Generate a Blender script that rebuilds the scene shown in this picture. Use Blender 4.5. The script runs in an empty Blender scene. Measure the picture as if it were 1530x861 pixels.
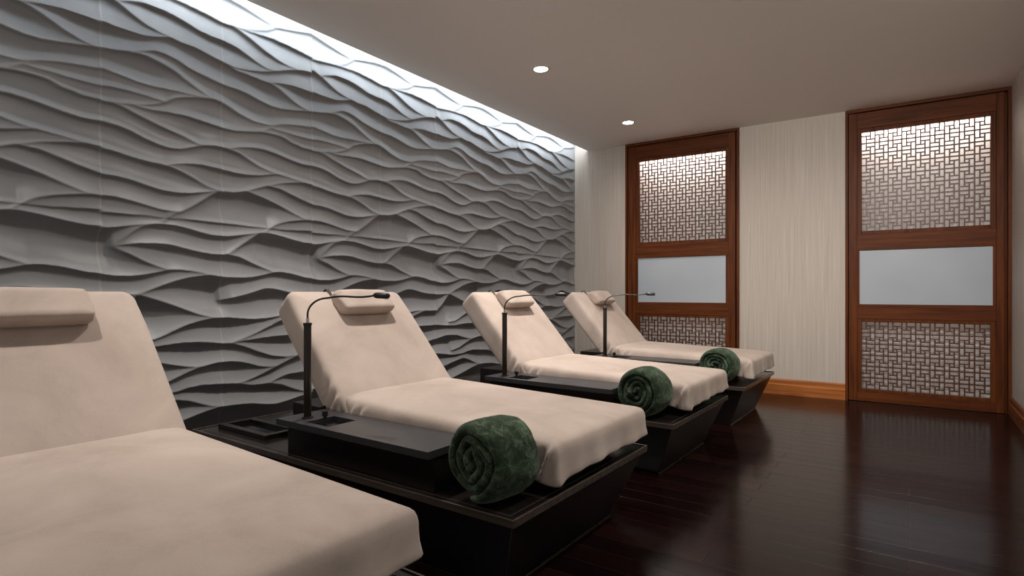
import bpy, bmesh, math, random
import numpy as np
from mathutils import Vector, Matrix, noise
R = math.radians
PI = math.pi
C = bpy.context.scene.collection
random.seed(7)

# ------------------------------------------------------------------ camera
F = 850.0; HY = 437.5; CX = 765.0
TH = math.atan(593 / F)
cam = bpy.data.cameras.new('camera')
cam.sensor_width = 36; cam.lens = F / 1530 * 36
cam.shift_y = 7 / 1530
cam.clip_start = 0.02
co = bpy.data.objects.new('camera', cam); C.objects.link(co)
co.location = (0, 0, 1.0); co.rotation_euler = (PI / 2, 0, TH)
bpy.context.scene.camera = co
vs = bpy.context.scene.view_settings
vs.view_transform = 'Standard'; vs.look = 'None'; vs.exposure = 0; vs.gamma = 1

# ------------------------------------------------------------------ helpers
def link(name, me, mat=None, parent=None):
    o = bpy.data.objects.new(name, me); C.objects.link(o)
    if mat: me.materials.append(mat)
    if parent: o.parent = parent
    return o
def obj(name, bm, mat=None, parent=None, smooth=False, bevel=0, seg=2):
    me = bpy.data.meshes.new(name)
    bmesh.ops.recalc_face_normals(bm, faces=bm.faces)
    bm.to_mesh(me); bm.free()
    if smooth:
        for p in me.polygons: p.use_smooth = True
    o = link(name, me, mat, parent)
    if bevel:
        m = o.modifiers.new('bevel', 'BEVEL'); m.width = bevel; m.segments = seg; m.limit_method = 'ANGLE'
        m.harden_normals = False
    return o
def tag(o, label=None, cat=None, group=None, kind=None):
    for k, v in (('label', label), ('category', cat), ('group', group), ('kind', kind)):
        if v: o[k] = v
    return o
def empty(name, loc=(0, 0, 0), rz=0):
    o = bpy.data.objects.new(name, None); C.objects.link(o)
    o.location = loc; o.rotation_euler = (0, 0, rz); o.empty_display_size = .1
    return o
def box(bm, x0, x1, y0, y1, z0, z1):
    v = [bm.verts.new(p) for p in ((x0,y0,z0),(x1,y0,z0),(x1,y1,z0),(x0,y1,z0),(x0,y0,z1),(x1,y0,z1),(x1,y1,z1),(x0,y1,z1))]
    for f in ((3,2,1,0),(4,5,6,7),(0,1,5,4),(1,2,6,5),(2,3,7,6),(3,0,4,7)): bm.faces.new([v[i] for i in f])
def hexa(bm, b, t):       # bottom quad, top quad
    v = [bm.verts.new(p) for p in list(b) + list(t)]
    for f in ((3,2,1,0),(4,5,6,7),(0,1,5,4),(1,2,6,5),(2,3,7,6),(3,0,4,7)): bm.faces.new([v[i] for i in f])
def nbox(*a):
    bm = bmesh.new(); box(bm, *a); return bm
def rings(bm, rows, close=True, cap0=False, cap1=False):
    vr = [[bm.verts.new(p) for p in r] for r in rows]
    n = len(rows[0])
    for a, b in zip(vr, vr[1:]):
        for i in range(n if close else n - 1):
            j = (i + 1) % n
            bm.faces.new((a[i], a[j], b[j], b[i]))
    if cap0: bm.faces.new(vr[0])
    if cap1: bm.faces.new(vr[-1])
    return vr
def tube(bm, pts, rad, n=12, cap=True):
    pts = [Vector(p) for p in pts]; rows = []
    up = Vector((0, 1, 0.01))
    for i, p in enumerate(pts):
        t = (pts[min(i + 1, len(pts) - 1)] - pts[max(i - 1, 0)]).normalized()
        a = t.cross(up).normalized(); b = t.cross(a)
        r = rad[i] if isinstance(rad, (list, tuple)) else rad
        rows.append([p + a * r * math.cos(2*PI*k/n) + b * r * math.sin(2*PI*k/n) for k in range(n)])
    rings(bm, rows, True, cap, cap)

# ------------------------------------------------------------------ materials
def new_mat(name):
    m = bpy.data.materials.new(name); m.use_nodes = True
    nt = m.node_tree; b = nt.nodes['Principled BSDF']
    return m, nt, b
def N(nt, t, **kw):
    n = nt.nodes.new(t)
    for k, v in kw.items():
        if k in n.inputs: n.inputs[k].default_value = v
        else: setattr(n, k, v)
    return n
def mapping(nt, scale, rot=(0, 0, 0), coord='Object'):
    tc = N(nt, 'ShaderNodeTexCoord'); mp = N(nt, 'ShaderNodeMapping')
    mp.inputs['Scale'].default_value = scale; mp.inputs['Rotation'].default_value = rot
    nt.links.new(tc.outputs[coord], mp.inputs['Vector'])
    return mp.outputs['Vector']
def noise_tex(nt, vec, scale=1, detail=4, rough=.5, dist=0):
    n = N(nt, 'ShaderNodeTexNoise'); n.inputs['Scale'].default_value = scale; n.inputs['Detail'].default_value = detail
    n.inputs['Roughness'].default_value = rough; n.inputs['Distortion'].default_value = dist
    nt.links.new(vec, n.inputs['Vector']); return n.outputs['Fac']
def ramp(nt, fac, stops):
    r = N(nt, 'ShaderNodeValToRGB'); e = r.color_ramp.elements
    while len(e) < len(stops): e.new(.5)
    for i, (p, c) in enumerate(stops):
        e[i].position = p; e[i].color = (*c, 1) if len(c) == 3 else c
    nt.links.new(fac, r.inputs['Fac']); return r.outputs['Color']
def bump(nt, b, h, strength, dist=.01, prev=None):
    n = N(nt, 'ShaderNodeBump'); n.inputs['Strength'].default_value = strength; n.inputs['Distance'].default_value = dist
    nt.links.new(h, n.inputs['Height'])
    if prev: nt.links.new(prev, n.inputs['Normal'])
    nt.links.new(n.outputs['Normal'], b.inputs['Normal']); return n.outputs['Normal']

def plain(name, col, rough=.5, metal=0, spec=None):
    m, nt, b = new_mat(name)
    b.inputs['Base Color'].default_value = (*col, 1); b.inputs['Roughness'].default_value = rough; b.inputs['Metallic'].default_value = metal
    if spec is not None: b.inputs['Specular IOR Level'].default_value = spec
    return m, nt, b

def wood(name, axis, dark=(.046,.0115,.0036), light=(.150,.041,.0105), rough=.45):
    m, nt, b = new_mat(name)
    s = [34, 34, 34]; s['xyz'.index(axis)] = 1.6
    v = mapping(nt, s)
    n1 = noise_tex(nt, v, 1, 5, .55, .6)
    s2 = [150, 150, 150]; s2['xyz'.index(axis)] = 5
    n2 = noise_tex(nt, mapping(nt, s2), 1, 3, .6)
    mx = N(nt, 'ShaderNodeMath', operation='MULTIPLY_ADD'); mx.inputs[1].default_value = .28
    nt.links.new(n2, mx.inputs[0]); nt.links.new(n1, mx.inputs[2])
    c = ramp(nt, mx.outputs[0], [(.38, dark), (.62, tuple((a+b_)/2 for a, b_ in zip(dark, light))), (.85, light)])
    nt.links.new(c, b.inputs['Base Color']); b.inputs['Roughness'].default_value = rough
    b.inputs['Specular IOR Level'].default_value = .12
    bump(nt, b, n2, .05, .002)
    return m
WOOD_Z = wood('reddish wood upright grain', 'z')
WOOD_X = wood('reddish wood level grain', 'x')
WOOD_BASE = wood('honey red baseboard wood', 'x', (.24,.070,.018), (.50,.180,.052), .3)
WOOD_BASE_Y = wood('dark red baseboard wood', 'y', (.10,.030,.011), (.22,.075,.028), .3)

def stone():
    m, nt, b = new_mat('carved grey limestone')
    v = mapping(nt, (1.2, 1.6, 9)); n = noise_tex(nt, v, 1, 5, .6, .4)
    c = ramp(nt, n, [(.3, (.222,.224,.232)), (.55, (.258,.258,.264)), (.75, (.292,.290,.294))])
    # panel joints: thin paler grout lines every 0.614 m along the wall
    tc = N(nt, 'ShaderNodeTexCoord'); sp = N(nt, 'ShaderNodeSeparateXYZ'); nt.links.new(tc.outputs['Object'], sp.inputs[0])
    a = N(nt, 'ShaderNodeMath', operation='SUBTRACT'); a.inputs[1].default_value = SEAM0 - 10 * PANEL - PANEL / 2
    nt.links.new(sp.outputs['Y'], a.inputs[0])
    md = N(nt, 'ShaderNodeMath', operation='MODULO'); md.inputs[1].default_value = PANEL; nt.links.new(a.outputs[0], md.inputs[0])
    s2 = N(nt, 'ShaderNodeMath', operation='SUBTRACT'); s2.inputs[1].default_value = PANEL / 2; nt.links.new(md.outputs[0], s2.inputs[0])
    ab = N(nt, 'ShaderNodeMath', operation='ABSOLUTE'); nt.links.new(s2.outputs[0], ab.inputs[0])
    lt = N(nt, 'ShaderNodeMapRange'); lt.inputs['From Min'].default_value = .0015; lt.inputs['From Max'].default_value = .0055
    lt.inputs['To Min'].default_value = .3; lt.inputs['To Max'].default_value = 0; nt.links.new(ab.outputs[0], lt.inputs['Value'])
    mx = N(nt, 'ShaderNodeMix', data_type='RGBA'); nt.links.new(lt.outputs['Result'], mx.inputs['Factor'])
    nt.links.new(c, mx.inputs['A']); mx.inputs['B'].default_value = (.50, .47, .44, 1)
    nt.links.new(mx.outputs['Result'], b.inputs['Base Color'])
    b.inputs['Roughness'].default_value = .42; b.inputs['Specular IOR Level'].default_value = .45
    f = noise_tex(nt, mapping(nt, (70, 70, 70)), 1, 4, .6)
    bump(nt, b, f, .08, .004)
    return m

def wallpaper():
    m, nt, b = new_mat('beige silk strand wallpaper')
    n1 = noise_tex(nt, mapping(nt, (95, 95, 1.1)), 1, 3, .65)
    n2 = noise_tex(nt, mapping(nt, (260, 260, 4.0)), 1, 2, .6)
    mx = N(nt, 'ShaderNodeMath', operation='MULTIPLY_ADD'); mx.inputs[1].default_value = .5
    nt.links.new(n2, mx.inputs[0]); nt.links.new(n1, mx.inputs[2])
    c = ramp(nt, mx.outputs[0], [(.5, (.43,.372,.318)), (.75, (.50,.437,.378)), (.98, (.58,.515,.455))])
    nt.links.new(c, b.inputs['Base Color']); b.inputs['Roughness'].default_value = .5
    b.inputs['Specular IOR Level'].default_value = .3
    bump(nt, b, mx.outputs[0], .25, .003)
    return m
WALLPAPER = wallpaper()

def velour():
    m, nt, b = new_mat('beige velour cover')
    n = noise_tex(nt, mapping(nt, (3.2, 3.2, 3.2)), 1, 4, .6, .5)
    g = noise_tex(nt, mapping(nt, (260, 260, 260)), 1, 3, .7)
    mx = N(nt, 'ShaderNodeMath', operation='MULTIPLY_ADD'); mx.inputs[1].default_value = .30
    nt.links.new(g, mx.inputs[0]); nt.links.new(n, mx.inputs[2])
    c = ramp(nt, mx.outputs[0], [(.36, (.365,.292,.246)), (.60, (.455,.369,.316)), (.9, (.545,.447,.388))])
    nt.links.new(c, b.inputs['Base Color']); b.inputs['Roughness'].default_value = .9
    b.inputs['Specular IOR Level'].default_value = .1
    b.inputs['Sheen Weight'].default_value = .35; b.inputs['Sheen Roughness'].default_value = .4
    b.inputs['Sheen Tint'].default_value = (.9, .8, .72, 1)
    bump(nt, b, mx.outputs[0], .35, .003)
    return m
VELOUR = velour()

def fleece():
    m, nt, b = new_mat('dark green plush fleece')
    n = noise_tex(nt, mapping(nt, (26, 26, 26)), 1, 5, .65, .8)
    g = noise_tex(nt, mapping(nt, (240, 240, 240)), 1, 3, .7)
    mx = N(nt, 'ShaderNodeMath', operation='MULTIPLY_ADD'); mx.inputs[1].default_value = .45
    nt.links.new(g, mx.inputs[0]); nt.links.new(n, mx.inputs[2])
    c = ramp(nt, mx.outputs[0], [(.48, (.008,.013,.007)), (.72, (.027,.042,.024)), (.93, (.105,.140,.092))])
    nt.links.new(c, b.inputs['Base Color']); b.inputs['Roughness'].default_value = .95
    b.inputs['Specular IOR Level'].default_value = .1
    b.inputs['Sheen Weight'].default_value = .55; b.inputs['Sheen Roughness'].default_value = .35
    b.inputs['Sheen Tint'].default_value = (.42, .55, .40, 1)
    bump(nt, b, mx.outputs[0], .7, .006)
    return m
FLEECE = fleece()

def lacquer(name, col, rough, spk=0):
    m, nt, b = new_mat(name)
    n = noise_tex(nt, mapping(nt, (3, 40, 40)), 1, 4, .6)
    c = ramp(nt, n, [(.3, tuple(x*.7 for x in col)), (.7, tuple(x*1.3 for x in col))])
    nt.links.new(c, b.inputs['Base Color']); b.inputs['Roughness'].default_value = rough
    if spk:
        g = noise_tex(nt, mapping(nt, (420, 420, 420)), 1, 2, .6)
        c2 = ramp(nt, g, [(.35, tuple(x*.5 for x in col)), (.6, col), (.72, tuple(min(1, x*2.4) for x in col))])
        nt.links.new(c2, b.inputs['Base Color'])
    return m
BLACKWOOD = lacquer('near black stained wood', (.0085,.0060,.0055), .30)
EDGEWOOD = lacquer('black wood edge with satin sheen', (.012,.009,.008), .2)
RIMWOOD = lacquer('brown rim with painted edge light', (.058,.044,.036), .26)  # paler brown paints in the lit edge lines of the platform
GRANITE = lacquer('speckled charcoal stone top', (.034,.033,.036), .38, 1)
BLACKMET, _, _ = plain('black metal', (.010,.009,.009), .32, 0)
BRONZE, _, _ = plain('dark bronze tube', (.028,.021,.018), .28, .35)
CHROME, _, _ = plain('satin chrome', (.62,.60,.57), .3, 1)
STRAP, _, _ = plain('dark elastic strap', (.045,.034,.028), .8)
GLASSBLK, _, _ = plain('black glass', (.004,.004,.004), .1)

def floor_mat():
    m, nt, b = new_mat('polished dark wenge planks')
    vec = mapping(nt, (1, 1, 1))
    br = N(nt, 'ShaderNodeTexBrick'); br.offset = .37; br.squash = 1
    br.inputs['Scale'].default_value = 1; br.inputs['Brick Width'].default_value = 1.7; br.inputs['Row Height'].default_value = .118
    br.inputs['Mortar Size'].default_value = .0022; br.inputs['Mortar Smooth'].default_value = .6
    br.inputs['Color1'].default_value = (.25, .25, .25, 1); br.inputs['Color2'].default_value = (.75, .75, .75, 1); br.inputs['Mortar'].default_value = (0, 0, 0, 1)
    nt.links.new(vec, br.inputs['Vector'])
    g = noise_tex(nt, mapping(nt, (2.2, 60, 1)), 1, 5, .6, .4)
    mx = N(nt, 'ShaderNodeMath', operation='MULTIPLY_ADD'); mx.inputs[1].default_value = .6
    sep = N(nt, 'ShaderNodeSeparateColor'); nt.links.new(br.outputs['Color'], sep.inputs[0])
    nt.links.new(g, mx.inputs[0]); nt.links.new(sep.outputs[0], mx.inputs[2])
    c = ramp(nt, mx.outputs[0], [(.25, (.0022,.0009,.0009)), (.7, (.006,.0020,.0020)), (1.0, (.013,.0042,.0038))])
    mc = N(nt, 'ShaderNodeMix', data_type='RGBA'); nt.links.new(br.outputs['Fac'], mc.inputs['Factor']); nt.links.new(c, mc.inputs['A']); mc.inputs['B'].default_value = (.020, .013, .010, 1)  # paler seam colour paints in light caught on the plank bevels
    nt.links.new(mc.outputs['Result'], b.inputs['Base Color'])
    rr = N(nt, 'ShaderNodeMapRange'); rr.inputs['To Min'].default_value = .12; rr.inputs['To Max'].default_value = .22
    nt.links.new(g, rr.inputs['Value']); nt.links.new(rr.outputs['Result'], b.inputs['Roughness'])
    b.inputs['Specular IOR Level'].default_value = .2
    inv = N(nt, 'ShaderNodeMath', operation='SUBTRACT'); inv.inputs[0].default_value = 1; nt.links.new(br.outputs['Fac'], inv.inputs[1])
    pn = bump(nt, b, inv.outputs[0], .55, .0025)
    w = noise_tex(nt, mapping(nt, (.8, 9, 1)), 1, 2, .5)
    bump(nt, b, w, .10, .01, pn)
    return m

CEIL, nt, b_ = plain('matt taupe ceiling paint', (.88, .825, .775), .9, 0, .1)
PLASTER, _, _ = plain('white plaster', (.80, .79, .77), .9, 0, .1)

# ------------------------------------------------------------------ room shell
XW = -3.30                         # crest plane of the carved wall
def dirp(px):
    q = (px - CX) / F
    return q * math.cos(TH) - math.sin(TH), q * math.sin(TH) + math.cos(TH)
def wall_yz(px, py):               # used once to read the carving into wall coordinates
    dx, dy = dirp(px); d = XW / dx
    return dy * d, 1 - (py - HY) * d / F
SEAM0 = wall_yz(152, 300)[0]; PERIOD = wall_yz(468, 300)[0] - SEAM0; PANEL = PERIOD / 2
STONE = stone()

# carving: every crest line of one two-panel repeat, as polylines (frame letter/offset, points)
def fr(o):
    if o == 'b': return lambda x, y: (450 + x / 5.064, 30 + y / 5.064)
    return lambda x, y: (140 + x / 4.5, o + y / 4.5)
CREST = [
 # A, top band
 ([('b', [(90,110),(200,185),(300,250),(380,298),(480,312),(560,325),(640,350),(720,400),(800,460),(850,495),(940,505),(1030,512)])], 0, 0),
 # B
 ([('b', [(90,300),(160,318),(230,335),(330,365),(430,400),(540,455),(615,500)]), (0, [(940,178),(1080,225),(1200,262),(1300,305),(1400,355),(1476,395)])], 0, 0),
 ([(0, [(985,190),(1050,203),(1150,210),(1190,207),(1230,190),(1265,180)])], 0, 0),
 ([('b', [(230,335),(290,347),(350,335),(400,308)])], 0, 0),
 # C
 ([(0, [(60,-52),(135,0),(200,50),(270,110),(360,175),(450,222),(520,254),(600,295),(690,325),(780,375),(880,425),(960,458),(1060,478),(1160,487),(1240,482),(1320,475),(1380,475),(1440,482),(1476,496)])], 0, 0),
 ([(0, [(150,5),(230,10),(330,20),(430,55),(520,95),(600,140),(700,205),(800,250),(880,280),(960,320),(1040,380),(1100,425),(1170,465),(1240,482)])], 0, 0),
 ([(0, [(940,178),(1050,260),(1150,345),(1250,415),(1320,450),(1380,474)])], 0, 0),
 # D
 ([(100, [(1190,110),(1250,112),(1340,130),(1420,155),(1476,180)])], 0, 0),
 ([(0, [(40,136),(54,142),(150,180),(250,215),(350,245),(450,255),(520,254)])], 0, 0),
 # H
 ([(0, [(54,322),(150,340),(250,350),(330,345),(420,345),(480,365),(560,405),(640,460),(720,500),(800,540)]), (100, [(880,125),(960,150),(1040,185),(1100,220),(1180,260),(1260,285),(1340,295),(1460,302),(1476,310)])], 0, 0),
 ([(0, [(250,350),(350,375),(460,430),(560,490)]), (100, [(620,92),(700,150),(780,205),(820,219)])], 0, 0),  # second line: reflected glint below the crest, carved here as a ridge
 ([(0, [(900,435),(960,480)]), (100, [(1050,60),(1120,90),(1190,112),(1250,155),(1330,225),(1400,275),(1460,303)])], 0, 0),
 # I
 ([(100, [(54,8),(120,35),(200,65),(300,105),(400,133),(500,152),(600,175),(700,197),(800,215),(850,232),(900,262),(980,318),(1080,370),(1180,395),(1250,390),(1320,390),(1400,398),(1476,410)])], 0, 0),
 # K
 ([(100, [(54,228),(120,240),(250,252),(350,257),(430,252),(490,240),(530,218),(590,207),(700,207),(820,219)])], 0, 0),
 ([(100, [(1130,440),(1200,450),(1280,475),(1360,520)]), (200, [(1340,70),(1400,95),(1476,112)])], 0, 0),
 # J
 ([(100, [(250,252),(380,290),(520,310),(640,335),(760,375),(880,415),(950,432),(1050,437),(1130,440),(1180,420),(1220,400),(1260,390)])], 0, 0),
 # M
 ([(100, [(1190,412),(1300,445),(1400,475),(1476,493)])], 0, 0),
 ([(100, [(54,125),(150,140),(250,165),(350,195),(440,222),(490,240)])], 0, 0),
 # N
 ([(100, [(130,242),(200,270),(280,315),(360,355),(450,400),(540,440),(640,485)]), (200, [(650,45),(720,75),(752,79)])], 0, 0),
 # O
 ([(100, [(54,365),(150,390),(250,430),(340,480),(430,520)]), (200, [(470,85),(540,100),(600,105),(670,92),(750,78),(830,82),(900,100),(940,97),(1000,93),(1080,95),(1160,110),(1240,140),(1320,175),(1400,205),(1476,218)])], 0, 0),
 # P
 ([(200, [(54,95),(150,120),(220,145),(300,170),(400,195),(480,212),(540,232),(600,260),(680,305),(760,355),(850,386)])], 0, 0),
 ([(200, [(900,100),(980,130),(1050,180),(1120,225),(1200,260),(1280,285),(1360,310),(1420,330),(1476,345)])], 0, 0),
 ([(200, [(480,212),(540,205),(620,202),(720,208),(800,225),(880,245),(960,265),(1040,278),(1120,282),(1200,275),(1245,273)])], 0, 0),
 # R
 ([(200, [(54,270),(150,285),(250,310),(350,345),(450,378),(550,397),(650,402),(750,395),(850,386),(900,393),(960,396),(1030,388),(1100,370),(1180,350),(1260,335),(1350,330),(1425,331)])], 0, 0),
 ([(200, [(1170,352),(1250,370),(1320,405),(1400,445),(1476,478)])], 0, 0),
 # S
 ([(200, [(54,412),(150,425),(250,450),(350,480),(450,510),(540,525),(600,525),(660,495),(740,450),(800,410),(850,386)])], 0, 0),
 ([(200, [(1030,388),(1100,415),(1180,450)]), (300, [(1260,40),(1340,85),(1420,125),(1476,138)])], 0, 0),
 # T
 ([(300, [(54,75),(200,88),(350,100),(500,118),(620,125),(750,140),(900,155),(1050,172),(1180,187),(1300,198),(1400,202),(1476,205)])], -.006, -.006),
 ([(300, [(600,75),(540,90),(500,115),(450,157)])], 0, 0),
 # U
 ([(300, [(54,182),(150,180),(250,168),(350,160),(450,157),(550,168),(640,190),(720,215),(800,235),(900,243),(980,235),(1060,225),(1120,218),(1190,222),(1260,240),(1340,265),(1420,285),(1476,290)])], 0, 0),
 ([(300, [(1150,218),(1200,180),(1250,155),(1320,140),(1400,133),(1450,132)])], 0, 0),
 # V
 ([(300, [(130,305),(220,295),(320,288),(420,290),(520,298),(600,320),(700,345),(800,362),(900,365),(930,350),(1000,300),(1060,260),(1120,219)])], -.02, 0),
 ([(300, [(130,305),(200,260),(260,215),(330,172),(400,158)])], -.02, 0),
 # W
 ([(300, [(130,308),(180,335),(250,365),(340,410),(430,445),(510,467),(600,468),(700,480),(780,500),(870,515),(960,520),(1060,518),(1130,505),(1210,485),(1250,480),(1330,492),(1420,518),(1476,525)])], -.02, 0),
 ([(300, [(54,495),(150,508),(250,510),(350,500),(430,485),(510,467)])], 0, 0),
 ([(300, [(910,365),(980,380),(1050,415),(1130,450),(1215,482)])], 0, 0),
 # Y, Z
 ([(400, [(54,195),(180,188),(300,185),(380,155),(460,125),(560,90),(660,65),(780,52)])], 0, 0),
 ([(400, [(300,185),(400,213),(500,245),(600,280),(700,315),(820,340),(900,338),(1000,345),(1080,350),(1180,340),(1260,325),(1476,322)])], 0, 0),
 ([(400, [(54,385),(180,300),(300,185)])], 0, 0),
 ([(400, [(860,222),(960,200),(1040,180),(1100,160),(1160,140),(1220,145),(1320,170),(1400,180),(1476,184)])], -.03, 0),
 ([(400, [(300,500),(400,490),(480,460),(560,420),(640,385),(740,355),(820,340)])], 0, 0),
 ([(400, [(920,512),(1020,475),(1100,440),(1180,400),(1250,362),(1350,324)])], 0, 0),
 # DD
 ([(500, [(54,92),(200,93),(400,88),(500,72),(600,57),(700,53),(800,57),(880,65),(920,60),(1000,45),(1100,30),(1200,15),(1320,5),(1476,-8)])], 0, 0),
 ([(500, [(54,250),(250,200),(440,193),(520,207),(600,217),(700,222),(740,218),(800,200),(860,186),(940,183),(1000,188),(1060,202),(1120,217),(1200,218),(1250,208),(1320,170),(1400,130),(1476,110)])], 0, 0),
 ([(500, [(920,60),(1020,85),(1100,115),(1200,145),(1300,152),(1365,142)])], 0, 0),
 ([(500, [(350,370),(500,325),(560,295),(640,255),(720,222)])], 0, 0),
 ([(500, [(960,332),(1020,318),(1100,285),(1180,245),(1250,208)])], 0, 0),
 ([(500, [(54,420),(350,420),(560,390),(640,360),(740,342),(860,335),(960,332),(1060,342),(1120,338),(1180,330),(1240,297),(1300,270),(1400,252),(1476,247)])], 0, 0),
 ([(500, [(1180,330),(1260,337),(1340,365),(1400,380),(1476,385)])], 0, 0),
 ([(500, [(54,600),(300,520),(550,443),(640,450),(720,470),(800,485),(880,485),(960,473),(1060,465),(1150,470),(1230,468),(1320,440),(1400,412),(1476,392)])], 0, 0),
 ([(500, [(300,700),(610,578),(700,540),(780,510),(850,488)])], 0, 0),
]
def build_relief():
    ncol = 150; dy = PERIOD / ncol
    nrow = 640; z0, z1 = -0.02, 2.90
    cols = [[] for _ in range(ncol)]
    for segs, c0, c1 in CREST:
        pts = []
        for o, pl in segs:
            f = fr(o)
            q = [wall_yz(*f(*p)) for p in pl]
            if o == 'b': q = [(y - PERIOD, z) for y, z in q]
            pts += q
        pts.sort()
        ys = np.array([p[0] for p in pts]); zs = np.array([p[1] for p in pts])
        # smooth the polyline
        fy = np.linspace(ys[0], ys[-1], 160); fz = np.interp(fy, ys, zs)
        w = max(1, int(.022 / max(1e-6, (fy[1] - fy[0]))))
        w = min(w, 18)
        k = np.ones(2 * w + 1) / (2 * w + 1)
        lin = fz[0] + (fz[-1] - fz[0]) * np.linspace(0, 1, 160)
        res = np.concatenate([-(fz - lin)[w:0:-1], fz - lin, -(fz - lin)[-2:-w - 2:-1]])
        fz = lin + np.convolve(res, k, 'valid')
        for j in range(ncol):
            y = SEAM0 + j * dy
            for sft in (-PERIOD, 0, PERIOD):
                yy = y + sft
                if fy[0] - dy * .5 <= yy <= fy[-1] + dy * .5:
                    t = (yy - fy[0]) / (fy[-1] - fy[0]); t = min(1, max(0, t))
                    e = min(1, (yy - fy[0]) / .07)
                    c = c0 * (1 - max(0, e)) if (c0 and c0 != c1) else c0
                    cols[j].append((float(np.interp(yy, fy, fz)), c)); break
    Z = np.linspace(z0, z1, nrow)
    H = np.zeros((ncol, nrow))
    for j in range(ncol):
        cr = sorted([(-.06, 0), (z1 + .03, 0)] + cols[j])
        cz = np.array([c[0] for c in cr]); cc = np.array([c[1] for c in cr])
        i = np.clip(np.searchsorted(cz, Z, 'right') - 1, 0, len(cz) - 2)
        s = np.maximum(cz[i + 1] - cz[i], 1e-4); t = np.clip((Z - cz[i]) / s, 0, 1)
        hi = np.clip((Z - 1.85) / .55, 0, 1)
        q = np.clip(.48 + 1.1 * s, .54, .80) - .17 * hi; D = (1 - .36 * hi) * np.minimum(.235 * s * (.75 + 1.6 * s), .066)
        uu = (1 - t) ** q
        H[j] = cc[i] * (1 - t) + cc[i + 1] * t - D * 4 * uu * (1 - uu)
    for _ in range(1):
        H = .5 * H + .25 * (np.roll(H, 1, 0) + np.roll(H, -1, 0))
    # columns over the whole wall
    y_end = 6.075; y_start = -0.35
    j0 = int(math.floor((y_start - SEAM0) / dy)); j1 = int(math.floor((y_end - SEAM0) / dy))
    idx = list(range(j0, j1 + 1))
    ys = [SEAM0 + j * dy for j in idx] + [y_end]
    idx.append(j1 + 1)
    nc = len(ys)
    V = np.zeros((nc, nrow, 3))
    for a, (j, y) in enumerate(zip(idx, ys)):
        V[a, :, 0] = XW + H[j % ncol] * min(1, max(.12, (y_end - y) / .07)); V[a, :, 1] = y; V[a, :, 2] = Z
    a = np.arange(nc - 1)[:, None] * nrow + np.arange(nrow - 1)[None, :]
    Fc = np.stack([a, a + nrow, a + nrow + 1, a + 1], -1).reshape(-1, 4)
    me = bpy.data.meshes.new('wall_left')
    me.from_pydata(V.reshape(-1, 3).tolist(), [], Fc.tolist())
    me.polygons.foreach_set('use_smooth', [True] * len(me.polygons))
    me.update()
    o = link('wall_left', me, STONE); tag(o, 'grey carved stone wall of flowing wave ridges', None, None, 'structure')
    return o
build_relief()

def struct(name, bm, m, label=None, **kw):
    o = obj(name, bm, m, **kw); tag(o, label, None, None, 'structure'); return o
Y0 = -.5
struct('floor', nbox(-3.6, .69, Y0, 6.4, -.06, 0), floor_mat(), 'dark polished wooden plank floor')
bm = bmesh.new(); box(bm, -2.90, .69, Y0, 6.4, 2.69, 2.92); box(bm, -3.137, -2.90, Y0, 6.4, 2.69, 2.712)
struct('ceiling', bm, CEIL, 'smooth taupe ceiling')
struct('trim_1', nbox(-3.6, -2.90, Y0, 6.4, 2.90, 2.93), PLASTER, 'closed top of the light cove above the carved wall')
struct('wall_right', nbox(.69, .78, 2.5, 6.4, -.06, 2.92), WALLPAPER, 'beige papered wall at the right edge')
# far wall frame of reference
A = Vector((-3.312, 6.061, 0)); ANG = R(1.4035)
D1 = (.657, 1.890); D2 = (2.827, 4.0015)
bm = bmesh.new()
for a, b2 in ((-.3, D1[0]), (D1[1], D2[0]), (D2[1], 4.2)): box(bm, a, b2, 0, .16, -.02, 2.92)
box(bm, D1[0], D1[1], 0, .16, 2.688, 2.92); box(bm, D2[0], D2[1], 0, .16, 2.688, 2.92)
o = struct('wall_back', bm, WALLPAPER, 'beige silk papered wall with two lattice doors'); o.location = A; o.rotation_euler = (0, 0, ANG)

def baseboard(name, x0, x1, mat, label):
    prof = [(0, 0), (-.024, 0), (-.024, .096), (-.020, .103), (-.016, .104), (-.016, .140), (-.011, .152), (0, .152)]
    bm = bmesh.new(); rows = [[Vector((x, y, z)) for y, z in prof] for x in (x0, x1)]
    rings(bm, rows, True, True, True)
    o = struct(name, bm, mat, label); return o
for nm, a, b2, lb in (('baseboard_back', D1[1], D2[0], 'stepped honey red baseboard between the two lattice doors'), ('baseboard_back_left', .02, D1[0], 'stepped red baseboard left of the left door')):
    o = baseboard(nm, a, b2, WOOD_BASE, lb); o.location = A; o.rotation_euler = (0, 0, ANG)
prof = [(.69, 0), (.666, 0), (.666, .096), (.670, .103), (.674, .104), (.674, .140), (.679, .152), (.69, .152)]
bm = bmesh.new(); rings(bm, [[Vector((x, y, z)) for x, z in prof] for y in (2.5, 6.130)], True, True, True)
struct('baseboard_right', bm, WOOD_BASE_Y, 'dark red baseboard along the right wall')

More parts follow.
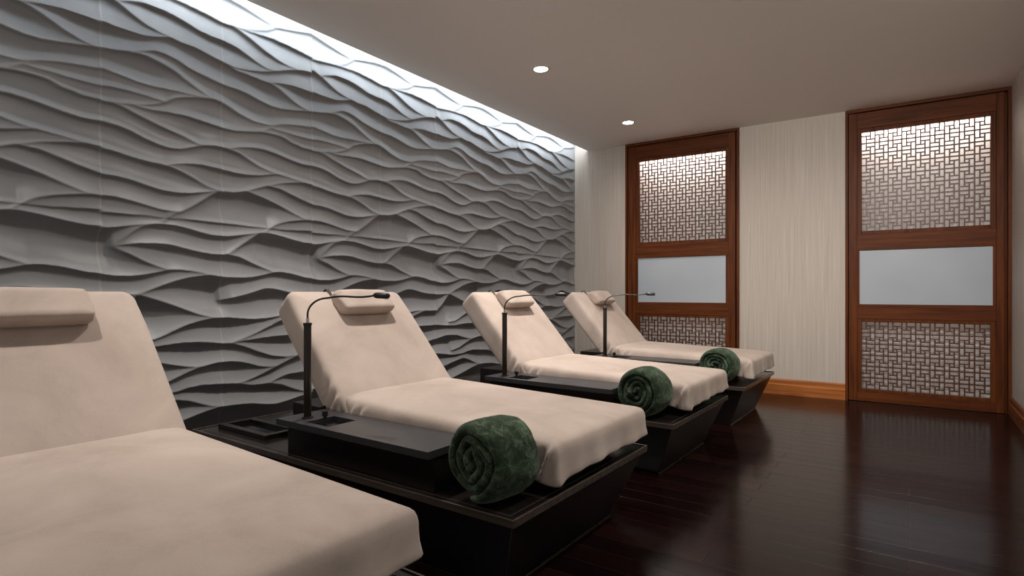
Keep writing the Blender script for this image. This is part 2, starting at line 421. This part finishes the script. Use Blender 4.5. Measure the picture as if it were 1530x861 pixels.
# ------------------------------------------------------------------ lattice doors
LATTICE, _, _ = plain('lattice wood', (.085, .027, .011), .4)
BACKING, _, _ = plain('white lattice backing', (.80, .77, .74), .8, 0, .1)
def pane_mat():
    m, nt, b = new_mat('frosted glass')
    n = noise_tex(nt, mapping(nt, (2, 2, 2)), 1, 2, .5)
    c = ramp(nt, n, [(.3, (.37,.41,.455)), (.7, (.42,.455,.50))]); nt.links.new(c, b.inputs['Base Color'])
    b.inputs['Roughness'].default_value = .38; b.inputs['Specular IOR Level'].default_value = .5
    return m
PANE = pane_mat()
def lattice(x0, x1, z0, z1, nx, nz, first_plain, y0=.032, y1=.046, t=.0105):
    bm = bmesh.new(); w = (x1 - x0) / nx; h = (z1 - z0) / nz; k = t / 2
    for i in range(1, nx): box(bm, x0 + i*w - k, x0 + i*w + k, y0, y1, z0, z1)
    for j in range(1, nz): box(bm, x0, x1, y0 + .0005, y1 - .0005, z0 + j*h - k, z0 + j*h + k)
    for i in range(nx):
        for j in range(nz):
            xa = x0 + i*w; zt = z1 - j*h; mir = (j % 2 == 1) if first_plain else (j % 2 == 0)
            def P(u): return xa + u*w
            def Q(v): return (zt - v*h) if not mir else (zt - (1 - v)*h)
            def seg(u0, v0, u1, v1):
                a, b2 = sorted((P(u0), P(u1))); c, d = sorted((Q(v0), Q(v1)))
                if u0 == u1: box(bm, a - k, b2 + k, y0 + .001, y1 - .001, c, d)
                else: box(bm, a, b2, y0 + .0015, y1 - .0015, c - k, d + k)
            seg(.655, 0, .655, .64); seg(0, .345, .655, .345); seg(.345, .345, .345, 1); seg(.345, .655, 1, .655)
    return bm
def add_area(name, loc, rot, sx, sy, power, col, spread=180):
    l = bpy.data.lights.new(name, 'AREA'); l.shape = 'RECTANGLE'; l.size = sx; l.size_y = sy; l.energy = power; l.color = col; l.spread = R(spread)
    o = bpy.data.objects.new(name, l); C.objects.link(o); o.location = loc; o.rotation_euler = rot
    return o
def door(name, s0, s1, l0, l1, p0, p1, zt, label):
    rt = empty(name, A, ANG); tag(rt, label, None, None, 'structure')
    H = 2.688
    # casing: two jambs and a head
    for a, b2 in ((s0, s0 + .022), (s1 - .022, s1)): obj('jamb', nbox(a, b2, -.016, .21, 0, H), WOOD_Z, rt, bevel=.002)
    obj('head', nbox(s0 + .022, s1 - .022, -.016, .21, H - .028, H), WOOD_X, rt, bevel=.002)
    obj('gap_filler', nbox(s1 - .045, s1 - .02, .050, .060, 0, H - .02), WOOD_Z, rt); obj('gap_filler', nbox(s0 + .02, s0 + .03, .050, .060, 0, H - .02), WOOD_Z, rt)  # added strips that keep the lit backing from showing through the gaps
    a, b2 = s0 + .026, s1 - .042                                     # door leaf, a dark gap on the right
    sl, sr = l0 - .036, l1 + .036
    for q0, q1 in ((a, sl), (sr, b2)): obj('stile', nbox(q0, q1, .006, .056, .004, H - .030), WOOD_Z, rt, bevel=.002)
    zr = [(.004, .082), (.762, .894), (1.390, 1.536), (zt + .034, H - .032)]
    for z0, z1 in zr: obj('rail', nbox(sl, sr, .008, .054, z0, z1), WOOD_X, rt, bevel=.002)
    for (z0, z1, nz, fp) in ((.115, .731, 6, False), (1.568, zt, 9, True)):
        bm = bmesh.new()                                             # inner moulding round the lattice
        box(bm, sl, l0, .014, .052, z0 - .033, z1 + .034); box(bm, l1, sr, .014, .052, z0 - .033, z1 + .034)
        box(bm, l0, l1, .014, .052, z0 - .033, z0); box(bm, l0, l1, .014, .052, z1, z1 + .034)
        obj('moulding', bm, WOOD_Z, rt, bevel=.003)
        obj('lattice', lattice(l0, l1, z0, z1, 9, nz, fp), LATTICE, rt)
    bm = bmesh.new()
    box(bm, sl, p0, .012, .05, .894, 1.390); box(bm, p1, sr, .012, .05, .894, 1.390)
    obj('glazing_bead', bm, WOOD_Z, rt, bevel=.002)
    obj('frosted_pane', nbox(p0, p1, .022, .030, .894, 1.390), PANE, rt)
    obj('backing_panel', nbox(s0 + .02, s1 - .02, .196, .206, .0, H - .03), BACKING, rt)
    m = rt.matrix_world
    c = (l0 + l1) / 2
    def W(x, y, z): return A + Vector((x*math.cos(ANG) - y*math.sin(ANG), x*math.sin(ANG) + y*math.cos(ANG), z))
    add_area('lattice_backlight', W(c, .125, 2.62), (R(8), 0, ANG), (l1 - l0) + .05, .06, LAT_P, (1, .95, .9))
    add_area('lattice_backlight', W(c, .115, .875), (R(8), 0, ANG), (l1 - l0) + .05, .03, LAT_P2, (1, .9, .8))  # unseen dim lamp added to brighten the lower lattice backing
    return rt
LAT_P, LAT_P2 = 15, .4
door('door_1', D1[0], D1[1], .811, 1.747, .798, 1.752, 2.478, 'left wooden lattice door behind the farthest lounger')
door('door_2', D2[0], D2[1], 2.957, 3.872, 2.939, 3.887, 2.477, 'right wooden lattice door beside the right wall')

# ------------------------------------------------------------------ loungers
def rrect(hx, hy, r, n=30, m=8):
    """closed outline of a rounded rectangle; returns (x, y) and outward normal"""
    r = max(r, 1e-4); out = []
    def side(p, q, nrm):
        for k in range(n):
            t = k / n; out.append(((p[0] + (q[0]-p[0])*t, p[1] + (q[1]-p[1])*t), nrm))
    def corner(cx, cy, a0):
        for k in range(m):
            a = a0 + PI/2*k/m; out.append(((cx + r*math.cos(a), cy + r*math.sin(a)), (math.cos(a), math.sin(a))))
    side((hx, -hy + r), (hx, hy - r), (1, 0)); corner(hx - r, hy - r, 0)
    side((hx - r, hy), (-hx + r, hy), (0, 1)); corner(-hx + r, hy - r, PI/2)
    side((-hx, hy - r), (-hx, -hy + r), (-1, 0)); corner(-hx + r, -hy + r, PI)
    side((-hx + r, -hy), (hx - r, -hy), (0, -1)); corner(hx - r, -hy + r, 3*PI/2)
    return out
def pad(hx, hy, rad, prof, fn, top=True, bottom=False, n=30):
    """soft pad: prof is [(inset, z)] from the lower hem up over the edge; then the top is filled by shrinking rings"""
    bm = bmesh.new(); rows = []
    pr = list(prof)
    if top:
        i0, zt = pr[-1]; hm = min(hx, hy)
        for q in (.10, .22, .38, .56, .75): pr.append((i0 + (hm - .004 - i0) * q, zt))
    for ins, z in pr:
        row = []
        for (p, nr) in rrect(hx - ins, hy - ins, rad - ins if ins > 0 else rad, n):
            row.append(Vector(fn(p[0], p[1], z, nr, ins)))
        rows.append(row)
    rings(bm, rows, True, bottom, True)
    bmesh.ops.remove_doubles(bm, verts=bm.verts, dist=.0004)
    return bm
def gauss(x, s): return math.exp(-(x / s) ** 2)

def make_lounger():
    rt = empty('spa_lounger')
    # lounger frame of reference: +x foot end, -y side with the console
    # plinth tapering to the floor
    bm = bmesh.new()
    hexa(bm, [(-.86, -.40, 0), (.87, -.40, 0), (.87, .40, 0), (-.86, .40, 0)], [(-.97, -.510, .283), (.985, -.510, .283), (.985, .510, .283), (-.97, .510, .283)])
    pl_ = obj('plinth', bm, BLACKWOOD, rt, bevel=.003)
    obj('kick_strip', nbox(.869, .875, -.402, .402, 0, .007), RIMWOOD, pl_)
    bm = bmesh.new(); box(bm, -.99, .995, -.520, .520, .283, .305)
    plat = obj('platform', bm, EDGEWOOD, rt)
    bm = bmesh.new()
    # raised rim, with an inner line
    w = .008
    for a in ((-.995, 1.0, -.525, -.525 + w), (-.995, 1.0, .525 - w, .525), (1.0 - w, 1.0, -.525 + w, .525 - w), (-.995, -.995 + w, -.525 + w, .525 - w)):
        box(bm, a[0], a[1], a[2], a[3], .283, .310)
    obj('edge_strip', bm, RIMWOOD, plat, bevel=.0025)
    bm = bmesh.new(); w2 = .003
    for a in ((-.95, .965, -.491, -.491 + w2), (.962, .965, -.488, .488), (-.95, .965, .488, .491)): box(bm, a[0], a[1], a[2], a[3], .3045, .3062)
    obj('inlay_line', bm, RIMWOOD, plat)
    # console beside the mattress
    bm = bmesh.new(); box(bm, -.235, .632, -.480, -.30, .3052, .432)
    con = obj('side_console', bm, BLACKWOOD, rt, bevel=.003)
    bm = bmesh.new()
    x0, x1, y0, y1 = -.255, .642, -.522, -.272; a0, a1, b0, b1 = -.092, .056, -.488, -.347
    for q in ((x0, a0, y0, y1), (a1, x1, y0, y1), (a0, a1, y0, b0), (a0, a1, b1, y1)): box(bm, q[0], q[1], q[2], q[3], .432, .458)
    obj('console_top', bm, GRANITE, con)
    bm = bmesh.new(); box(bm, a0 - .004, a1 + .004, b0 - .004, b1 + .004, .433, .442)
    obj('recessed_tray', bm, GLASSBLK, con)
    # block that carries the backrest, and the tray at the wall end
    obj('backrest_support', nbox(-.47, -.262, -.30, .45, .3052, .470), BLACKWOOD, rt, bevel=.003)
    bm = bmesh.new()
    x0, x1, y0, y1 = -.93, -.50, -.425, -.235; w = .035
    for q in ((x0, x1, y0, y0 + w), (x0, x1, y1 - w, y1), (x0, x0 + w, y0 + w, y1 - w), (x1 - w, x1, y0 + w, y1 - w)): box(bm, q[0], q[1], q[2], q[3], .3052, .327)
    tr = obj('rear_tray', bm, EDGEWOOD, rt, bevel=.002)
    obj('tray_bottom', nbox(x0 + w, x1 - w, y0 + w, y1 - w, .3052, .309), GLASSBLK, tr)
    # reading lamp on the console
    px, py = -.157, -.435
    bm = bmesh.new(); tube(bm, [(px, py, .458), (px, py, .866)], .0160, 20)
    tube(bm, [(px, py, .458), (px, py, .464)], .024, 20); tube(bm, [(px, py, .858), (px, py, .870)], .0185, 20)
    post = obj('lamp_post', bm, BRONZE, rt, bevel=.001)
    for p in post.data.polygons: p.use_smooth = len(p.vertices) == 4
    bm = bmesh.new(); tube(bm, [(px, py, .870), (px, py, .890)], .0065, 12)
    obj('collar', bm, CHROME, post)
    pts = [(px, py, .886)]
    for k in range(0, 11):
        a = PI/2*k/10; pts.append((px + .100*(1 - math.cos(a)), py + .03*(1 - math.cos(a)), .905 + .072*math.sin(a)))
    for k in range(1, 9):
        t = k / 8; pts.append((px + .100 + .240*t, py + .03 + .05*t, .977 + .012*t + .004*math.sin(t*PI*2)))
    bm = bmesh.new(); tube(bm, pts, .0042, 10)
    obj('gooseneck', bm, BLACKMET, post, smooth=True)
    e = Vector(pts[-1]); d = Vector((1, .19, -.03)).normalized()
    bm = bmesh.new(); tube(bm, [e - d*.005, e, e + d*.010, e + d*.062, e + d*.070], [.006, .010, .0125, .0125, .009], 16)
    hd = obj('lamp_head', bm, BLACKMET, post, smooth=True)
    bm = bmesh.new(); q = e + d*.060 + Vector((0, 0, -.0125))
    tube(bm, [q + Vector((0, 0, .002)), q - Vector((0, 0, .002))], .007, 12)
    obj('lens', bm, CHROME, hd)
    bm = bmesh.new(); tube(bm, [(-.090, -.395, .458), (-.090, -.395, .466), (-.090, -.395, .467), (-.090, -.395, .489)], [.007, .007, .0125, .0125], 16)
    obj('switch_knob', bm, BLACKMET, con, bevel=.001)
    # seat mattress ------------------------------------------------
    XF, XB, YL, YR = 1.0, -.265, -.268, .508
    cx, cy = (XF + XB)/2, (YL + YR)/2; hx, hy = (XF - XB)/2, (YR - YL)/2
    def fseat(x, y, z, nr, ins):
        X, Y = x + cx, y + cy
        k = min(1, max(0, (z - .35) / .12))                           # 0 hem .. 1 top
        top = max(0, min(1, ins / .12))
        zz = z + .012 * top + (.52 - .487) * max(0, (XF - X) / 1.15) * k * (1 if k > .5 else k)
        # hem droops at the front corners and waves a little
        if k < .45:
            dl = math.hypot(X - XF, Y - YL); dr = math.hypot(X - XF, Y - YR)
            zz += (.006 - .012 * gauss(dl - .02, .07) + .012 * gauss(dr, .16) + .004*math.sin(X*13 + Y*9)) * (1 - k / .45)
        ox = nr[0] * (.006*math.sin(Y*17 + 1) + .004*math.sin(Y*41)) * (1 - k)
        oy = nr[1] * (.006*math.sin(X*14) + .004*math.sin(X*33 + 2)) * (1 - k)
        if ins < .03:
            # pleat folded at the near front corner
            if nr[1] < -.5:
                f = gauss(X - (XF - .022 - .045*(1 - k)), .0065) * (1 - abs(2*k - 1.0)**4)
                oy -= .024 * f - .010 * gauss(X - (XF - .050 - .045*(1 - k)), .016) * (1 - abs(2*k - 1.0)**4)

            # soft gathers by the hinge
            if nr[1] < -.5 and X < .1:
                oy -= (.020 * gauss(X + .12 - .07*k, .011) + .016 * gauss(X + .065 - .09*k, .012) - .010 * gauss(X + .092 - .08*k, .010)) * math.sin(PI*min(1, k*.9 + .1))
        if Y < YL + .2 and X < .35:
            w_ = max(0, (.35 - X) / .62); oy += .024 * w_ * w_ * k * max(0, 1 - (Y - YL) / .2)
        zz += .0035 * noise.noise(Vector((X*4, Y*4, 3))) * top * max(0, 1 - ins / .26)
        return X + ox, Y + oy, zz
    prof = [(.014, .352), (-.004, .350), (-.006, .356), (-.004, .375), (-.001, .40), (0, .425), (0, .447), (.003, .461), (.009, .472), (.019, .480), (.034, .485), (.060, .4875)]
    # the rear (hinge) end is rounder: done by a larger radius of the edge there
    bm = pad(hx, hy, .014, prof, fseat, n=220)
    for v in bm.verts:
        if v.co.x < XB + .14 and v.co.z > .40:
            t = (XB + .14 - v.co.x) / .14
            v.co.z -= .014 * t * t
    seat = obj('seat_mattress', bm, VELOUR, rt, smooth=True)
    # backrest ------------------------------------------------------
    LB, TB = .787, .150
    bx, by = LB/2, (YR - YL)/2
    ang = R(48.5)
    ux = Vector((-math.cos(ang), 0, math.sin(ang))); nx = Vector((math.sin(ang), 0, math.cos(ang)))
    hinge = Vector((-.135, (YL + YR)/2, .500)) - ux*.095
    def fback(x, y, z, nr, ins):
        u = x + bx; k = min(1, max(0, z / TB)); top = max(0, min(1, ins / .10))
        zz = z + .010*top * (1 if z > TB*.5 else 0)
        oy = 0; oz = 0
        if ins < .035:
            taper = 1 - .02*max(0, (u - .60) / .15)
            y *= taper
            if nr[1] < -.5 and u < .34:
                for c0, a, s, sl in ((.115, .022, .010, .30), (.138, -.010, .010, .4), (.165, .018, .012, .55), (.195, -.008, .012, .7), (.235, .012, .016, .9)):
                    oy -= a * gauss(u - c0 - sl*(k - .5)*.18, s) * math.sin(PI*min(1, k*.9 + .12))
            if nr[1] < -.5: oy += .012*(1 - k)
        zz += .004 * noise.noise(Vector((u*4, y*4, 9))) * top * max(0, 1 - ins / .26)
        P = hinge + ux*u + nx*(zz - TB) + Vector((0, y + oy, 0))
        return P
    prof = [(.05, .004), (.016, .0), (.004, .006), (.0, .022), (0, .05), (0, .075), (0, .10), (.001, .122), (.006, .135), (.015, .144), (.030, .149), (.055, .150)]
    bm = pad(bx, by, .052, prof, fback, bottom=True, n=120)
    back = obj('backrest', bm, VELOUR, rt, smooth=True)
    # headrest cushion strapped to the top of the backrest
    pl, pw, pt = .148, .345, .082
    c0 = hinge + ux*(LB - .118) + nx*.004
    def fpil(x, y, z, nr, ins):
        e = abs(y) / (pw/2)
        zz = z * (1 - .10*e**4)
        if ins < .02: x *= 1 - .05*e**3
        zz += .004*noise.noise(Vector((x*14, y*11, 5)))
        if ins < .03 and abs(nr[1]) > .5: y += nr[1]*.004*math.sin(z*120 + x*40)
        sh = -.018*(z / pt)                                           # leans a little downhill
        return c0 + ux*(x + sh) + nx*zz + Vector((0, y + .022, 0))
    prof = [(.03, .0), (.010, .002), (.002, .012), (0, .03), (0, .052), (.003, .066), (.009, .075), (.018, .080), (.03, .082)]
    bm = pad(pl/2, pw/2, .022, prof, fpil, bottom=True, n=22)
    pil = obj('headrest_cushion', bm, VELOUR, rt, smooth=True)
    bm = bmesh.new()
    pts = []
    for u, h in ((LB - .075, .006), (LB - .03, .004), (LB - .006, .003), (LB + .004, -.010), (LB + .005, -.06), (LB + .004, -.12)):
        pts.append(hinge + ux*u + nx*h + Vector((0, -pw/2 + .040, 0)))
    rows = [[p + Vector((0, s*.009, 0)) + nx*0 for s in (-1, 1)] for p in pts]
    rows2 = [[p + (nx*.002 + ux*.002) + Vector((0, s*.009, 0)) for s in (1, -1)] for p in pts]
    rings(bm, [a + b2 for a, b2 in zip(rows, rows2)], True, True, True)
    obj('strap', bm, STRAP, pil)
    return rt
def copy_tree(o, parent=None):
    c = o.copy(); C.objects.link(c); c.parent = parent
    for ch in list(o.children): copy_tree(ch, c)
    return c
LAB = ['beige spa lounger nearest the camera, cut off at the left edge',
       'beige spa lounger with the largest green roll, in front at the middle',
       'beige spa lounger third from the camera, brightest lit mattress',
       'farthest beige spa lounger, in front of the left lattice door']
LOC = [(-1.972, .503), (-1.975, 1.948), (-2.000, 3.448), (-1.972, 4.883)]
lng = []
proto = make_lounger()
for i, ((x, y), lb) in enumerate(zip(LOC, LAB)):
    o = proto if i == 0 else copy_tree(proto)
    lng.append(o)
for o, (x, y), lb in zip(lng, LOC, LAB):
    o.location = (x, y, 0); o.rotation_euler = (0, 0, R(-.6))
    tag(o, lb, 'lounger', 'row of beige spa loungers along the carved wall')

# ------------------------------------------------------------------ rolled blankets
def blanket(seed, rad, length, turns, squash, phase):
    rnd = random.Random(seed); bm = bmesh.new()
    p = rad * .86 / turns; n = int(44 * turns); rows = []
    hw = length / 2
    off = [rnd.uniform(0, 10) for _ in range(6)]
    nl = 14
    for i in range(n + 1):
        t = i / n; th = t * turns * 2*PI
        r = rad - p*.5 - p * turns * t * .985
        r = max(r, .006)
        wob = 1 + .07*math.sin(th*2.03 + off[0]) * (t**.7) + .055*math.sin(th*3.1 + off[1]) * t
        a = phase + th
        ce = Vector((math.cos(a)*r*wob*(1 - squash*t), 0, math.sin(a)*r*wob*(1 + squash*.35*t)))
        nrm = Vector((math.cos(a), 0, math.sin(a)))
        half = p * .405 * (1 + .10*math.sin(th*1.7 + off[2]))
        if i < 5: half *= .45 + .55*math.sin(PI/2*(i + .6)/5.6)
        ext = hw * (1 - .05*t) + .010*math.sin(th*1.3 + off[3]) * t + .006*math.sin(th*3.1 + off[4])
        row = []
        # loop round the sheet: outer side, rounded rim, inner side, rounded rim
        prof = []
        ys = [-1 + 2*k/(nl - 1) for k in range(nl)]
        for yy in ys: prof.append((yy*(ext - half*.8), 1.0))
        for k in (1, 2, 3): b2 = PI*k/4; prof.append((ext - half*.8 + half*.9*math.sin(b2), math.cos(b2)))
        for yy in reversed(ys): prof.append((yy*(ext - half*.8), -1.0))
        for k in (1, 2, 3): b2 = PI*k/4; prof.append((-(ext - half*.8) - half*.9*math.sin(b2), -math.cos(b2)))
        for yv, s in prof:
            dn = .0030*noise.noise(Vector((a*3.0 + off[5], yv*34, s))) + .0022*noise.noise(Vector((a*9.0, yv*90, s + 4)))
            # bulge: the roll is a little slimmer at its rims
            sl = 1 - .10*abs(yv/hw)**3 if t < .5 else 1
            q = ce*sl + nrm*(half*s*.97 + dn); row.append(Vector((q.x, yv + dn*1.5, q.z)))
        rows.append(row)
    rings(bm, rows, True, True, True)
    zmin = min(v.co.z for v in bm.verts)
    for v in bm.verts: v.co.z -= zmin
    o = obj('rolled_blanket', bm, FLEECE, None, smooth=True)
    m = o.modifiers.new('smooth', 'SUBSURF'); m.levels = 1; m.render_levels = 1
    return o
BL = [(1, .150, .208, 3.4, .20, R(-95), (-1.160, 1.543), 'dark green plush blanket roll on the front platform, largest and nearest'),
      (5, .155, .212, 3.9, .24, R(-140), (-1.225, 3.050), 'dark green blanket roll on the middle platform, beside the brightest mattress'),
      (9, .152, .212, 4.3, .05, R(200), (-1.195, 4.484), 'smallest green blanket roll, on the farthest lounger')]
for sd, rad, ln, tn, sq, ph, (x, y), lb in BL:
    o = blanket(sd, rad, ln, tn, sq, ph); o.scale = ((1.08, 1, 1) if sd == 1 else (1.08, 1, .98))
    o.location = (x, y, .3055); o.rotation_euler = (0, 0, R(-9 if sd == 1 else -3))
    tag(o, lb, 'blanket', 'rolled dark green blankets on the loungers')

# ------------------------------------------------------------------ lights
EMIT, nt, b_ = new_mat('bright lamp lens')
b_.inputs['Emission Color'].default_value = (1, .96, .90, 1); b_.inputs['Emission Strength'].default_value = 30; b_.inputs['Base Color'].default_value = (.9, .9, .9, 1)
TRIM, _, _ = plain('white lamp trim', (.62, .58, .54), .5)
def downlight(x, y, label):
    rt = empty('downlight', (x, y, 2.69)); tag(rt, label, 'downlight', 'recessed ceiling downlights')
    n = 40
    def ring(r, z): return [Vector((r*math.cos(2*PI*k/n), r*math.sin(2*PI*k/n), z)) for k in range(n)]
    bm = bmesh.new(); rings(bm, [ring(.068, .0), ring(.067, -.004), ring(.056, -.005), ring(.052, -.002), ring(.052, .0)])
    obj('trim_ring', bm, TRIM, rt, smooth=True)
    bm = bmesh.new(); rings(bm, [ring(.054, -.0008), ring(.040, -.0022), ring(.012, -.0032)], True, False, True)
    obj('lens', bm, EMIT, rt, smooth=True)
    return rt
def spot(x, y, power, size=95, blend=.8, tilt=(0, 0), col=(1, .945, .89), rad=.04):
    l = bpy.data.lights.new('spot', 'SPOT'); l.energy = power; l.spot_size = R(size); l.spot_blend = blend; l.color = col; l.shadow_soft_size = rad
    o = bpy.data.objects.new('spot_beam', l); C.objects.link(o); o.location = (x, y, 2.675); o.rotation_euler = (R(tilt[0]), R(tilt[1]), 0)
downlight(-2.28, 3.65, 'nearer lit ceiling downlight above the third lounger')
downlight(-2.285, 5.29, 'farther lit ceiling downlight near the left lattice door')
SP = dict(a=42, b=98, c=150, d=28)
for y, p in ((.37, 45), (2.01, 50), (3.65, 47), (5.29, 42)): spot(-2.28, y, p, 165, 1.0, rad=.06)
spot(-2.28, .37, SP['a']); spot(-2.28, 2.01, SP['b']); spot(-2.28, 3.65, SP['c'], 80); spot(-2.285, 5.29, SP['d'])
for x, y in ((-1.5, 2.7), (-.5, 3.2), (.35, 3.2)): spot(x, y, 72, 90, 1.0, (44, 0))  # unseen tilted beams added to brighten the far wall
for x, y in ((-1.7, .9), (-.5, 1.2), (.35, 1.0)): spot(x, y, 190, 58, 1.0, (78, 0))  # unseen near-level beams added to lift the upper far wall and ceiling
spot(-.1, 2.3, 85, 130, 1.0); spot(-.1, 3.25, 70, 130, 1.0); spot(-.1, .9, 20, 130, 1.0)  # unseen aisle beams added to brighten the mattress fronts
# cool LED strip hidden in the slot above the carved wall
add_area('cove_strip', (-3.09, 2.86, 2.80), (0, R(66), 0), .08, 6.3, 19, (.82, .92, 1.0))
add_area('cove_strip', (-3.150, 2.86, 2.84), (0, R(58), 0), .04, 6.3, 20, (.82, .92, 1.0))
w = bpy.data.worlds.new('world'); bpy.context.scene.world = w; w.use_nodes = True
w.node_tree.nodes['Background'].inputs['Color'].default_value = (1, .97, .93, 1)
w.node_tree.nodes['Background'].inputs['Strength'].default_value = .22
